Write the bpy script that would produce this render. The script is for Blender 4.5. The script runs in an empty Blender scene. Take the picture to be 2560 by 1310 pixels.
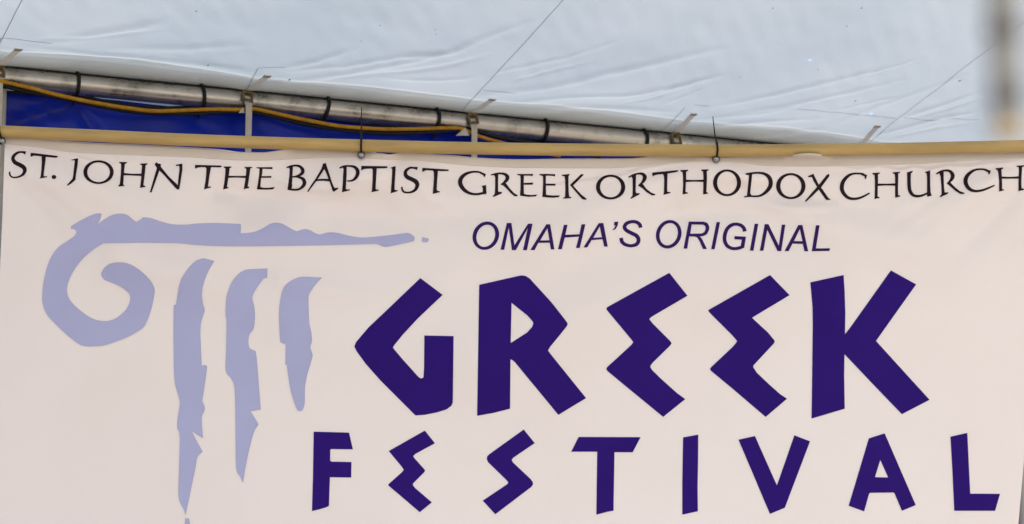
import bpy, bmesh, math, random
import numpy as np
from mathutils import Vector
from mathutils.geometry import tessellate_polygon

random.seed(7)
rng = np.random.default_rng(7)
SC = bpy.context.scene
COL = SC.collection
R = math.radians

# ------------------------------------------------------------------ camera
CAM = np.array([0.0, -6.0, 1.6])
PITCH = R(9.0)
FPX = 6000.0                      # focal length in photo pixels (2560 wide)
fwd = np.array([0, math.cos(PITCH), math.sin(PITCH)])
upv = np.array([0, -math.sin(PITCH), math.cos(PITCH)])
rgt = np.array([1.0, 0, 0])
cam = bpy.data.cameras.new('camera')
camo = bpy.data.objects.new('camera', cam)
COL.objects.link(camo)
camo.location = CAM
camo.rotation_euler = (math.pi / 2 + PITCH, 0, 0)
cam.sensor_width = 36.0
cam.lens = 36.0 * FPX / 2560.0
cam.clip_start = 0.05
cam.clip_end = 600
cam.dof.use_dof = True
cam.dof.focus_distance = 6.1
cam.dof.aperture_fstop = 5.2
SC.camera = camo

# ------------------------------------------------------------------ sky, sun, exposure
SUN_AZ, SUN_EL = R(158), R(41)    # azimuth clockwise from +Y (behind the camera, to the right)
W = bpy.data.worlds.new('World')
SC.world = W
W.use_nodes = True
wn = W.node_tree.nodes
bg = wn['Background']
sky = wn.new('ShaderNodeTexSky')
sky.sky_type = 'NISHITA'
sky.sun_disc = False
sky.sun_elevation = SUN_EL
sky.sun_rotation = SUN_AZ
sky.dust_density = 2.0
W.node_tree.links.new(sky.outputs['Color'], bg.inputs['Color'])
bg.inputs['Strength'].default_value = 0.13
sl = bpy.data.lights.new('sun', 'SUN')
sl.energy = 3.6
sl.angle = R(0.5)
sl.color = (1.0, 0.92, 0.82)
so = bpy.data.objects.new('sun', sl)
COL.objects.link(so)
sd = Vector((math.sin(SUN_AZ) * math.cos(SUN_EL), math.cos(SUN_AZ) * math.cos(SUN_EL), math.sin(SUN_EL)))
so.rotation_euler = sd.to_track_quat('Z', 'Y').to_euler()
so.location = (3, -8, 12)
SC.view_settings.view_transform = 'Standard'
SC.view_settings.look = 'None'
SC.view_settings.gamma = 1.0
SC.view_settings.use_curve_mapping = False
SC.view_settings.exposure = 0.93
SC.render.engine = 'CYCLES'
SC.cycles.use_denoising = True
SC.cycles.max_bounces = 10
SC.cycles.diffuse_bounces = 6
SC.cycles.transmission_bounces = 6
SC.cycles.sample_clamp_indirect = 6

# ------------------------------------------------------------------ helpers
def ray(px, py):
    px = np.asarray(px, float); py = np.asarray(py, float)
    return (fwd * FPX + (px - 1280)[..., None] * rgt + (655 - py)[..., None] * upv) / FPX

def at_depth(px, py, z):
    return CAM + ray(px, py) * np.asarray(z, float)[..., None]

def on_y(px, py, y):
    d = ray(px, py)
    s = (np.asarray(y, float) - CAM[1]) / d[..., 1]
    return CAM + d * s[..., None]

def on_plane(px, py, p0, n):
    d = ray(px, py)
    s = ((p0 - CAM) @ n) / (d @ n)
    return CAM + d * s[..., None]

def pt(px, py, p0, n):
    return on_plane(np.array([px]), np.array([py]), p0, n)[0]

def mesh(name, V, F, mat, parent=None, smooth=True):
    me = bpy.data.meshes.new(name)
    me.from_pydata([tuple(map(float, v)) for v in V], [], F)
    me.validate()
    if smooth:
        me.polygons.foreach_set('use_smooth', [True] * len(me.polygons))
    me.materials.append(mat)
    o = bpy.data.objects.new(name, me)
    COL.objects.link(o)
    if parent is not None:
        put(o, parent)
    return o

def put(o, parent):
    o.parent = parent
    o.location = Vector(o.location) - Vector(parent.location)

def grid(name, P, mat, parent=None, skip=()):
    """P: (n, m, 3) array of points -> quad sheet."""
    n, m = P.shape[:2]
    i, j = np.meshgrid(np.arange(n - 1), np.arange(m - 1), indexing='ij')
    a = (i * m + j).ravel()
    F = np.stack([a, a + 1, a + m + 1, a + m], 1)
    if len(skip):
        keep = np.ones(len(F), bool); keep[list(skip)] = False
        F = F[keep]
    me = bpy.data.meshes.new(name)
    me.vertices.add(n * m)
    me.vertices.foreach_set('co', P.reshape(-1).astype(np.float32))
    me.loops.add(len(F) * 4)
    me.loops.foreach_set('vertex_index', F.ravel().astype(np.int32))
    me.polygons.add(len(F))
    me.polygons.foreach_set('loop_start', np.arange(0, len(F) * 4, 4, dtype=np.int32))
    me.update(calc_edges=True)
    me.validate()
    me.polygons.foreach_set('use_smooth', [True] * len(me.polygons))
    me.materials.append(mat)
    o = bpy.data.objects.new(name, me)
    COL.objects.link(o)
    if parent is not None:
        put(o, parent)
    return o

def empty(name, loc):
    o = bpy.data.objects.new(name, None)
    COL.objects.link(o)
    o.location = Vector([float(c) for c in loc])
    o.empty_display_size = 0.05
    return o

def tag(o, label=None, cat=None, group=None, kind=None):
    if label: o['label'] = label
    if cat: o['category'] = cat
    if group: o['group'] = group
    if kind: o['kind'] = kind
    return o

def catmull(P, n=8, closed=False):
    P = np.asarray(P, float)
    N = len(P); out = []
    segs = N if closed else N - 1
    for k in range(segs):
        if closed:
            p0, p1, p2, p3 = P[(k - 1) % N], P[k], P[(k + 1) % N], P[(k + 2) % N]
        else:
            p0, p1, p2, p3 = P[max(k - 1, 0)], P[k], P[k + 1], P[min(k + 2, N - 1)]
        for s in range(n):
            t = s / n
            out.append(0.5 * (2 * p1 + (p2 - p0) * t + (2 * p0 - 5 * p1 + 4 * p2 - p3) * t * t + (3 * p1 - p0 - 3 * p2 + p3) * t ** 3))
    if not closed: out.append(P[-1])
    return np.array(out)

def tube_data(P, r, seg=10, cap=True, wob=0.0):
    P = np.asarray(P, float); n = len(P)
    r = np.broadcast_to(np.asarray(r, float), (n,))
    T = np.gradient(P, axis=0); T /= np.linalg.norm(T, axis=1)[:, None] + 1e-12
    ref = np.array([0, 0, 1.0]) if abs(T[0][2]) < .9 else np.array([0, 1.0, 0])
    u = np.cross(T[0], ref); u /= np.linalg.norm(u)
    V = []; F = []
    for i in range(n):
        u = u - T[i] * (u @ T[i]); u /= np.linalg.norm(u)
        w = np.cross(T[i], u)
        for k in range(seg):
            a = 2 * math.pi * k / seg
            V.append(P[i] + (u * math.cos(a) + w * math.sin(a)) * r[i])
    for i in range(n - 1):
        for k in range(seg):
            k2 = (k + 1) % seg
            F.append((i * seg + k, i * seg + k2, (i + 1) * seg + k2, (i + 1) * seg + k))
    if cap:
        F.append(tuple(range(seg - 1, -1, -1)))
        F.append(tuple((n - 1) * seg + k for k in range(seg)))
    return V, F

def tube(name, P, r, mat, parent=None, seg=10):
    V, F = tube_data(P, r, seg)
    return mesh(name, V, F, mat, parent)

def seg_dist(X, Y, poly):
    """distance from points to polyline and position (0..1) along it"""
    best = np.full(X.shape, 1e9); tt = np.zeros(X.shape)
    n = len(poly) - 1
    for k in range(n):
        (x0, y0), (x1, y1) = poly[k], poly[k + 1]
        dx, dy = x1 - x0, y1 - y0
        L = dx * dx + dy * dy + 1e-9
        t = np.clip(((X - x0) * dx + (Y - y0) * dy) / L, 0, 1)
        d = np.hypot(X - x0 - t * dx, Y - y0 - t * dy)
        b = d < best
        best = np.where(b, d, best); tt = np.where(b, (k + t) / n, tt)
    return best, tt

# ------------------------------------------------------------------ materials
def newmat(name):
    m = bpy.data.materials.new(name); m.use_nodes = True
    nt = m.node_tree
    return m, nt, nt.nodes['Principled BSDF']

def ramp(nt, fac, stops):
    r = nt.nodes.new('ShaderNodeValToRGB')
    el = r.color_ramp.elements
    while len(el) < len(stops): el.new(0.5)
    for e, (p, c) in zip(el, stops):
        e.position = p; e.color = (*c, 1)
    nt.links.new(fac, r.inputs['Fac'])
    return r.outputs['Color']

def noise(nt, scale, detail=4, rough=0.5, stretch=None):
    tc = nt.nodes.new('ShaderNodeTexCoord')
    mp = nt.nodes.new('ShaderNodeMapping')
    if stretch: mp.inputs['Scale'].default_value = stretch
    n = nt.nodes.new('ShaderNodeTexNoise')
    n.inputs['Scale'].default_value = scale
    n.inputs['Detail'].default_value = detail
    n.inputs['Roughness'].default_value = rough
    nt.links.new(tc.outputs['Object'], mp.inputs['Vector'])
    nt.links.new(mp.outputs['Vector'], n.inputs['Vector'])
    return n.outputs['Fac']

def bump(nt, fac, strength, dist, target):
    b = nt.nodes.new('ShaderNodeBump')
    b.inputs['Strength'].default_value = strength
    b.inputs['Distance'].default_value = dist
    nt.links.new(fac, b.inputs['Height'])
    for t in target: nt.links.new(b.outputs['Normal'], t)

def simple(name, c0, c1, scale=20, rough=0.5, metal=0.0, bmp=0.0, stretch=None, spec=0.5):
    m, nt, p = newmat(name)
    f = noise(nt, scale, 5, 0.6, stretch)
    nt.links.new(ramp(nt, f, [(0.3, c0), (0.7, c1)]), p.inputs['Base Color'])
    p.inputs['Roughness'].default_value = rough
    p.inputs['Metallic'].default_value = metal
    p.inputs['Specular IOR Level'].default_value = spec
    if bmp: bump(nt, f, bmp, 0.002, [p.inputs['Normal']])
    return m

def cloth(name, c0, c1, t0, t1, mix, scale, gloss=0.03, rough=0.45, bmp=0.15, bscale=300, stretch=None):
    """thin sheet that reflects c and lets light through as t"""
    m, nt, p = newmat(name)
    nt.nodes.remove(p)
    out = nt.nodes['Material Output']
    f = noise(nt, scale, 5, 0.55, stretch)
    d = nt.nodes.new('ShaderNodeBsdfDiffuse')
    tr = nt.nodes.new('ShaderNodeBsdfTranslucent')
    g = nt.nodes.new('ShaderNodeBsdfGlossy')
    g.inputs['Roughness'].default_value = rough
    nt.links.new(ramp(nt, f, [(0.3, c0), (0.7, c1)]), d.inputs['Color'])
    nt.links.new(ramp(nt, f, [(0.3, t0), (0.7, t1)]), tr.inputs['Color'])
    a = nt.nodes.new('ShaderNodeMixShader'); a.inputs[0].default_value = mix
    nt.links.new(d.outputs[0], a.inputs[1]); nt.links.new(tr.outputs[0], a.inputs[2])
    b = nt.nodes.new('ShaderNodeMixShader'); b.inputs[0].default_value = gloss
    nt.links.new(a.outputs[0], b.inputs[1]); nt.links.new(g.outputs[0], b.inputs[2])
    nt.links.new(b.outputs[0], out.inputs['Surface'])
    f2 = noise(nt, bscale, 3, 0.6)
    bump(nt, f2, bmp, 0.001, [d.inputs['Normal'], g.inputs['Normal'], tr.inputs['Normal']])
    return m

M_roof = cloth('roof_vinyl', (.66, .68, .68), (.74, .75, .74), (.52, .615, .65), (.61, .675, .695), 0.43, 2.2, gloss=.02, rough=.5, bmp=.25, bscale=90)
M_ban = cloth('banner_vinyl', (.85, .760, .730), (.88, .795, .768), (.76, .68, .60), (.80, .72, .64), 0.20, 3.0, gloss=.05, rough=.36, bmp=.10, bscale=500)
M_hem_shade = cloth('hem_shade_vinyl', (.6, .6, .59), (.68, .68, .67), (.78, .765, .74), (.86, .84, .81), .80, 5, gloss=0)
M_hem = cloth('greyer_hem_vinyl', (.60, .53, .475), (.66, .59, .535), (.5, .44, .38), (.5, .44, .38), .12, 5.0, gloss=.02, rough=.45, bmp=.1, bscale=500)  # hem set greyer and darker than the sheet
M_web = cloth('webbing', (.74, .71, .66), (.84, .81, .76), (.86, .83, .78), (.86, .83, .78), .48, 40, gloss=.0, bmp=.4, bscale=700)
M_tail = cloth('worn_webbing', (.42, .37, .31), (.54, .49, .42), (.5, .44, .36), (.5, .44, .36), .15, 30, gloss=0, bmp=.4, bscale=700)
M_webend = cloth('webbing_end', (.42, .33, .20), (.60, .52, .38), (.6, .5, .36), (.6, .5, .36), .3, 120, gloss=0)
M_blue = cloth('blue_tarp', (.001, .011, .23), (.002, .020, .37), (.0, .012, .25), (.0, .016, .33), .25, 6, gloss=.016, rough=.3, bmp=.4, bscale=40)
M_thread = simple('seam_thread', (.26, .27, .27), (.40, .41, .41), 60, .8)
M_speck = simple('dirt', (.10, .09, .08), (.2, .19, .18), 60, .9)
M_black = simple('black_rubber', (.005, .005, .006), (.011, .011, .012), 40, .5, spec=.18)
M_yel = simple('yellow_cable', (.26, .115, .003), (.42, .21, .008), 60, .5, bmp=.3, spec=.25)
M_chrome = simple('chrome', (.20, .20, .21), (.26, .26, .27), 10, .08, 1.0)
M_brass = simple('rusty_brass', (.045, .030, .012), (.17, .115, .05), 60, .5, .5, .5)
M_rust = simple('rusty_stain', (.13, .055, .02), (.50, .42, .35), 60, .85)
M_pole = simple('tan_plastic', (.30, .195, .066), (.46, .31, .105), 11, .45, bmp=.10, stretch=(0.35, 3, 3))
M_leg = simple('painted_leg', (.42, .37, .30), (.52, .47, .40), 14, .5)
M_hang = simple('grey_hanging_pole', (.10, .097, .088), (.15, .145, .13), 16, .6, stretch=(1, 1, .6))
M_collar = simple('dark_collar', (.042, .039, .034), (.07, .066, .06), 30, .7)
M_hangtip = simple('tan_tip', (.22, .145, .055), (.28, .19, .08), 20, .6)
M_ink = simple('black_ink', (.010, .003, .008), (.015, .006, .012), 8, .5, spec=.12)
M_purple = simple('purple_ink', (.018, .0035, .125), (.023, .005, .15), 4, .5, spec=.06)
M_slogan = simple('violet_ink', (.026, .0075, .085), (.032, .010, .10), 4, .5, spec=.06)
M_lav = simple('lavender_ink', (.34, .35, .55), (.365, .375, .59), 4, .5, spec=.15)
M_ground = simple('concrete', (.36, .33, .285), (.46, .42, .37), 3, .9, bmp=.2)

# grimy aluminium pipe: scratches round the tube and dark smears
M_pipe, nt, p = newmat('galvanised_pipe')
f1 = noise(nt, 5, 4, .6); f2 = noise(nt, 18, 3, .6)
mx = nt.nodes.new('ShaderNodeMath'); mx.operation = 'MULTIPLY'
nt.links.new(f1, mx.inputs[0]); nt.links.new(f2, mx.inputs[1])
nt.links.new(ramp(nt, mx.outputs[0], [(.08, (.06, .05, .04)), (.165, (.30, .27, .225)), (.26, (.45, .41, .355))]), p.inputs['Base Color'])
p.inputs['Metallic'].default_value = .85
rr = ramp(nt, f2, [(.3, (.24,) * 3), (.7, (.38,) * 3)])
nt.links.new(rr, p.inputs['Roughness'])
bump(nt, f2, .04, .001, [p.inputs['Normal']])

# ------------------------------------------------------------------ ground
g = 200.0
gr = mesh('ground', [(-g, -g, 0), (g, -g, 0), (g, g, 0), (-g, g, 0)], [(0, 1, 2, 3)], M_ground, smooth=False)
tag(gr, kind='structure')

# ------------------------------------------------------------------ tent: eave pipe line
Z0 = 6.8; BB = .0446; AA = 637.9
PR = 0.030                                          # pipe radius
def t_of_x(x): return (x - 15.0) / (AA - BB * x)
def pipe_px(t):
    x = (15 + AA * t) / (1 + BB * t)
    return x, 193.5 + .0982 * x
def pipe_pt(t):
    x, y = pipe_px(t)
    return at_depth(np.array([x]), np.array([y]), np.array([Z0 * (1 + BB * t)]))[0]
PA, PB = pipe_pt(0.0), pipe_pt(4.0)
HD = (PB - PA) / np.linalg.norm(PB - PA)           # along the pipe, to the right and away
LT = np.linalg.norm(PB - PA) / 4.0                 # metres per unit of t
def P(t): return PA + HD * LT * np.asarray(t, float)[..., None]
ND = np.cross(HD, [0, 0, 1.0]); ND /= np.linalg.norm(ND)   # horizontal, towards the camera side
if ND[1] > 0: ND = -ND
UPZ = np.cross(ND, HD); UPZ *= np.sign(UPZ[2]); UPZ /= np.linalg.norm(UPZ)
BETA = R(14.0)
UD = ND * math.cos(BETA) + UPZ * math.sin(BETA)    # up the roof slope
RN = np.cross(HD, UD); RN *= -np.sign(RN[2])        # roof normal, pointing down into the tent
RN /= np.linalg.norm(RN)
def ROOF(t, v): return P(t) - RN * (PR + .004) + UD * np.asarray(v, float)[..., None]
ROOF0 = ROOF(np.array([0.0]), np.array([0.0]))[0]
def px_roof(px, py):
    q = on_plane(np.asarray(px, float), np.asarray(py, float), ROOF0, RN)
    d = q - ROOF0
    return (d @ HD) / LT, d @ UD
def project(p):
    d = np.asarray(p) - CAM
    return 1280 + FPX * (d @ rgt) / (d @ fwd), 655 - FPX * (d @ upv) / (d @ fwd)

# wrinkles of the roof vinyl: (polyline in photo pixels, ridge half-width m, height m)
WR = [([(1200, 236), (1380, 215), (1520, 178), (1660, 150), (1800, 122)], .020, .009),
      ([(1250, 262), (1420, 246), (1560, 240), (1700, 215), (1800, 190)], .014, .007),
      ([(1640, 236), (1690, 215), (1790, 190)], .008, .004),
      ([(1660, 262), (1700, 245), (1760, 222)], .007, .004),
      ([(1560, 262), (1620, 250), (1690, 230)], .007, -.004),
      ([(1790, 268), (1960, 235), (2150, 190), (2330, 148)], .015, .008),
      ([(1830, 290), (1960, 272), (2100, 240), (2250, 205)], .013, .006),
      ([(2050, 215), (2200, 182), (2340, 145)], .010, -.005),
      ([(2080, 285), (2200, 255), (2240, 248)], .007, .004),
      ([(2260, 298), (2350, 268), (2440, 236)], .010, .008),
      ([(2290, 300), (2380, 275), (2450, 250)], .008, -.006),
      ([(2180, 345), (2280, 318), (2360, 296), (2440, 285)], .011, .008),
      ([(2210, 352), (2320, 330), (2440, 310)], .010, -.005),
      ([(2090, 320), (2200, 270), (2420, 190)], .012, .005),
      ([(2060, 330), (1960, 345), (1850, 350)], .014, .006),
      ([(130, 110), (240, 92), (330, 75), (410, 60)], .020, .010),
      ([(100, 104), (220, 100), (380, 84)], .012, -.006),
      ([(290, 130), (470, 128), (620, 115)], .018, .006),
      ([(710, 172), (790, 155), (880, 125)], .014, .008),
      ([(720, 180), (860, 168), (1000, 140), (1100, 132)], .012, .006),
      ([(700, 212), (860, 190), (1030, 150), (1180, 112)], .014, .007),
      ([(820, 205), (980, 185), (1130, 160), (1220, 135)], .012, -.006),
      ([(1000, 135), (1120, 130), (1240, 80), (1330, 50)], .014, .006),
      ([(960, 200), (1100, 200), (1180, 192)], .010, .005),
      ([(1230, 180), (1300, 165), (1420, 140), (1560, 95)], .010, .004),
      ([(1280, 200), (1360, 180), (1480, 150)], .008, -.004),
      ([(1290, 285), (1420, 276), (1560, 275), (1680, 282)], .014, .007),
      ([(1750, 300), (1900, 290), (2010, 270)], .012, .005),
      ([(1760, 325), (1880, 312), (2050, 305)], .012, .006),
      ([(420, 150), (560, 175), (640, 185)], .016, .004),
      ([(60, 118), (240, 145), (420, 160), (600, 175)], .010, .005),
      ([(850, 30), (1000, 60), (1080, 100)], .05, .006),
      ([(1500, 20), (1640, 60), (1800, 70)], .06, .006),
      ([(520, 40), (620, 70), (760, 90)], .05, .005)]
VR = 4.2                                            # slope length to the ridge
WRT = []
for poly, w, a in WR:
    q = px_roof([c[0] for c in poly], [c[1] for c in poly])
    WRT.append((list(zip(q[0] * LT, q[1])), w, a))

def vnoise(X, Y, seed, f):
    r = np.random.default_rng(seed); out = np.zeros(X.shape)
    for k in range(9):
        th = r.uniform(0, 2 * math.pi); fr = f * r.uniform(.6, 1.7)
        out += np.sin((X * math.cos(th) + Y * math.sin(th)) * fr + r.uniform(0, 6.28)) / 9
    return out

def roof_disp(t, v):
    """displacement along RN (down into the tent)"""
    X = t * LT
    d = .018 * vnoise(X, v, 3, 3.0) + .006 * vnoise(X, v, 4, 11.0) + .0022 * vnoise(X * .6 - v * .8, (X * .8 + v * .6) * 3, 5, 22.0)
    edge = np.clip(v / .25, 0, 1)
    d = d * edge
    # cloth bows up between the straps and is pulled down at each of them
    tf = np.abs((t + 0.02) - np.round(t + 0.02))
    d = d - .011 * np.clip(tf * 2, 0, 1) ** .8 * np.exp(-((v - .10) / .12) ** 2) * np.clip(v / .07, 0, 1)
    d = d + .008 * np.exp(-(tf * LT / .05) ** 2) * np.exp(-(v / .07) ** 2)
    for poly, w, a in WRT:
        dist, s = seg_dist(X, v, poly)
        d = d + a * .66 * np.exp(-(dist / (w * 1.18)) ** 2) * np.sin(np.clip(s, .03, .97) * math.pi) ** .5 * np.clip(v / .04, 0, 1)
    return d * np.clip((VR - v) / .4, 0, 1)

def roof_pt(t, v, off=0.0):
    t = np.asarray(t, float); v = np.asarray(v, float)
    return ROOF(t, v) + RN * (roof_disp(t, v) + off)[..., None]

roof = empty('tent_roof', ROOF(np.array([2.0]), np.array([0.0]))[0])
tag(roof, 'white translucent vinyl tent roof sloping above the metal pipe and the banner', 'tent roof')
SEAM_T = -.066
def roof_panel(t0, t1, fine):
    if fine:
        nt_, nv = int((t1 - t0) * LT / .006), 250
        vv = np.concatenate([np.linspace(0, 1.5, nv), np.linspace(1.6, VR, 14)])
    else:
        nt_ = 30; vv = np.linspace(0, VR, 60)
    tt = np.linspace(t0, t1, nt_)
    T, V = np.meshgrid(tt, vv, indexing='ij')
    skip = []
    if fine:
        for hx, hy in ((2022, 154), (2177, 292)):   # pinholes in the vinyl
            ht, hv = px_roof([hx], [hy])
            i = int(np.searchsorted(tt, ht[0])) - 1; j = int(np.searchsorted(vv, hv[0])) - 1
            if 0 <= i < nt_ - 2: skip += [(i + a_) * (len(vv) - 1) + j + b_ for a_ in (0, 1) for b_ in (0, 1)]
    return grid('roof_panel', roof_pt(T, V), M_roof, roof, skip)
for k in range(-4, 6):
    t0 = 2 * k + SEAM_T
    roof_panel(t0, t0 + 2, -1 <= k <= 2)
# the other slope of the roof, over the camera, down to the front eave
TT = np.array([-8 + SEAM_T, 12 + SEAM_T])
def ridge(t): return ROOF(t, np.full(np.shape(t), VR))
UD2 = ND * math.cos(BETA) - UPZ * math.sin(BETA)
VF = 2.1                                            # the front slope is short: the camera stands at the open side
T, V = np.meshgrid(np.linspace(TT[0], TT[1], 60), np.linspace(0, VF, 30), indexing='ij')
grid('front_slope', ridge(T) + UD2 * V[..., None] + RN * (.02 * vnoise(T * LT, V, 8, 3.0) * np.clip(V / .3, 0, 1))[..., None], M_roof, roof)
# valance hanging outside the pipe
T, V = np.meshgrid(np.linspace(TT[0], TT[1], 500), np.linspace(0, 1, 14), indexing='ij')
vo = .075 + .012 * np.sin(T * 9) * V + .006 * np.sin(T * 23 + 1) * V
grid('valance', P(T) - ND * (vo * np.clip(V * 6, 0, 1))[..., None] - RN[None, None] * ((PR + .004) * (1 - np.clip(V * 6, 0, 1)))[..., None]
     + UPZ * (.034 * np.clip(V * 6, 0, 1) - .30 * V)[..., None], M_roof, roof)

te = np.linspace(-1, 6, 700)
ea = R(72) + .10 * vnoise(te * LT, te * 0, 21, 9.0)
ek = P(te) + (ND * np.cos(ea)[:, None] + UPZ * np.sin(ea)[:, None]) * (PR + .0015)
tube('crevice_shade_hem', ek, .0038, M_black, roof, 8)  # black tube drawn as the crevice shadow and dark hem above the pipe
# turned-over hem of the roof sheet: a second, thinner layer on its upper side along the pipe, plus added shading layers
T, V = np.meshgrid(np.linspace(-4, 9, 900), np.linspace(0, 1, 10), indexing='ij')
hv = .085 + .012 * vnoise(T * LT, T * 0, 31, 4.0)
for k_, f_ in enumerate((1.2, .92, .7, .52, .38, .27, .17, .09)):     # widest is the hem, the narrower ones added to shade the roof towards the pipe
    grid('roof_hem_shade', roof_pt(T, V * hv * f_ * (1 + .15 * vnoise(T * LT, T * 0, 40 + k_, 6.0)), -.004 - .003 * k_), M_hem_shade, roof)

# welded seams, stitch lines and patch outlines on the underside of the roof
def roof_line(name, t, v, w):
    t = np.asarray(t); v = np.asarray(v)
    d = np.stack([np.gradient(t) * LT, np.gradient(v)], 1)
    d /= np.linalg.norm(d, axis=1)[:, None]
    nrm = np.stack([-d[:, 1], d[:, 0]], 1) * w / 2
    P1 = roof_pt(t + nrm[:, 0] / LT, v + nrm[:, 1], .0015)
    P2 = roof_pt(t - nrm[:, 0] / LT, v - nrm[:, 1], .0015)
    return grid(name, np.stack([P1, P2], 1), M_thread, roof)
for k in (0, 2, 4):
    n = 160
    roof_line('seam', np.full(n, k + SEAM_T), np.linspace(.03, 1.4, n), .0022)
LINES = [[(0, 97), (40, 99), (75, 105), (130, 112)], [(3, 98), (-8, 118), (-20, 138)],
         [(608, 232), (645, 172)], [(645, 171), (680, 170), (716, 169)],
         [(1207, 222), (1255, 225), (1290, 229)],
         [(1650, 328), (1680, 305), (1712, 270)], [(1735, 262), (1775, 266)],
         [(1993, 278), (2060, 284), (2130, 291), (2200, 298), (2240, 302)],
         [(2260, 297), (2282, 300), (2310, 303), (2370, 299), (2420, 303), (2450, 305)]]
for L in LINES:
    q = catmull(L, 10) if len(L) > 2 else np.linspace(L[0], L[1], 14)
    t, v = px_roof(q[:, 0], q[:, 1])
    roof_line('stitch_line', t, np.maximum(v, .004), .0022)
# small dirt specks stuck to the vinyl
for sx, sy, r in ((2154, 22, 3), (2139, 256, 3), (491, 32, 2.5), (724, 201, 3.5), (903, 102, 2), (1932, 18, 2.5), (2117, 68, 2.5), (1088, 70, 2),
                  (2045, 176, 2), (2400, 203, 4), (1850, 192, 2), (950, 60, 2), (520, 165, 2.5), (1090, 82, 2)):
    t, v = px_roof([sx], [sy]); a = np.linspace(0, 2 * math.pi, 8)[:-1]
    rr_ = r * .75e-3 * (1 + .4 * rng.random(7))
    q = roof_pt(t[0] + np.cos(a) * rr_ / LT, v[0] + np.sin(a) * rr_ * 1.6, .0022)
    mesh('dirt_speck', q, [tuple(range(7))], M_speck, roof, False)

# ------------------------------------------------------------------ eave pipe
ts = np.linspace(-8, 12, 400)
pp = empty('eave_pipe', P(np.array([2.0]))[0])
V_, F_ = tube_data(np.array(P(ts)) - P(np.array([2.0]))[0], PR, 32)
pb = mesh('pipe', V_, F_, M_pipe)
# object axes along the pipe so that the scratches run round it
pb.parent = pp
for k in (-5, -1, 3, 7):                             # sleeve joints
    tj = k + .27
    V_, F_ = tube_data(P(np.linspace(tj - .006, tj + .006, 4)) - P(np.array([2.0]))[0], [PR + .0004, PR + .0016, PR + .0016, PR + .0004], 32)
    o = mesh('coupling', V_, F_, M_pipe); o.parent = pp
tag(pp, 'long grimy grey metal tent pipe running under the roof edge behind the banner', 'pipe')

# ------------------------------------------------------------------ black rings round the pipe
RINGLAB = ['black ring on the metal pipe, leftmost of all, above the first dip of yellow cable',
           'black ring on the metal pipe next to the left of the buckle above THE',
           'black ring on the metal pipe between the buckle above THE and the left chrome ball',
           'black ring on the metal pipe between the left chrome ball and the middle buckle',
           'black ring on the metal pipe just right of the middle buckle, lower end bent',
           'black ring on the metal pipe, rightmost, just left of the last visible buckle']
RINGS = [190, 503, 812, 1088, 1358, 1607]
for i, (x, lab) in enumerate(zip(RINGS, RINGLAB)):
    t = t_of_x(x); c = P(np.array([t]))[0]
    a = np.linspace(0, 2 * math.pi, 41)[:-1]
    tilt = rng.uniform(-.10, .10) + (.12 if i % 2 == 0 else 0)
    major = PR + .0052
    ring = np.array([ND * math.cos(q) * major + UPZ * (math.sin(q) * (major + .001) - .001) + HD * (math.sin(q) * tilt * major) for q in a])
    V_ = []; F_ = []; S = 10; rw = .0050
    for k in range(40):
        T_ = ring[(k + 1) % 40] - ring[k - 1]; T_ /= np.linalg.norm(T_)
        u = ring[k] / np.linalg.norm(ring[k]); u -= T_ * (u @ T_); u /= np.linalg.norm(u); w = np.cross(T_, u)
        for s in range(S):
            b = 2 * math.pi * s / S
            V_.append(ring[k] + (u * math.cos(b) + w * math.sin(b)) * rw)
    for k in range(40):
        for s in range(S):
            F_.append((k * S + s, k * S + (s + 1) % S, ((k + 1) % 40) * S + (s + 1) % S, ((k + 1) % 40) * S + s))
    o = empty('pipe_ring', c)
    r_ = mesh('ring_band', V_, F_, M_black); r_.parent = o
    # hook under the ring that carries the blue wall
    hk = catmull([-UPZ * major, -UPZ * (major + .010) - ND * .006, -UPZ * (major + .018) - ND * .020, -UPZ * (major + .010) - ND * .034], 5)
    V_, F_ = tube_data(hk, .0035, 8)
    h_ = mesh('hook', V_, F_, M_black); h_.parent = o
    tag(o, lab, 'ring', 'black rings around the metal pipe')

# ------------------------------------------------------------------ blue wall hanging from the pipe
wall_top = [(-60, 222), (0, 227), (60, 233), (150, 240), (192, 241), (300, 251), (400, 263), (470, 269), (505, 264), (600, 267), (640, 276), (745, 291),
            (815, 296), (900, 309), (1000, 318), (1090, 319), (1160, 327), (1250, 341), (1360, 354), (1500, 369), (1607, 372)]
WP0 = P(np.array([0.0]))[0] - ND * .028
tx = np.array([c[0] for c in wall_top]); ty = np.array([c[1] for c in wall_top])
q = on_plane(tx.astype(float), ty.astype(float), WP0, ND)
wt = ((q - PA) @ HD) / LT; wz = (q - PA) @ UPZ
T, V = np.meshgrid(np.linspace(-8, 12, 1000), np.concatenate([np.linspace(0, .4, 60), np.linspace(.42, 1, 40)]), indexing='ij')
top = np.interp(T, wt, wz, left=-.045, right=-.05)
zz = top * (1 - V) + V * (-PA[2] + .03)
zz = top - V * (PA[2] + top - .03)
fold = .024 * np.sin(T * 5.1 + 2.0 * V * 3) * np.clip(V * 10, .15, 1) + .015 * np.sin(T * 13 - 9 * V) * np.clip(V * 14, 0, 1) + .004 * np.sin(T * 31 + 22 * V) * np.clip(V * 20, 0, 1)
for (ta, za, tb, zb, am) in ((.02, -.13, .27, -.055, .03), (.45, -.20, .30, -.06, .02), (1.35, -.16, 1.05, -.06, .008), (.75, -.06, .98, -.15, .008)):
    dd, s = seg_dist(T * LT, zz, [(ta * LT, za), (tb * LT, zb)])
    fold = fold + am * np.exp(-(dd / .010) ** 2)
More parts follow.
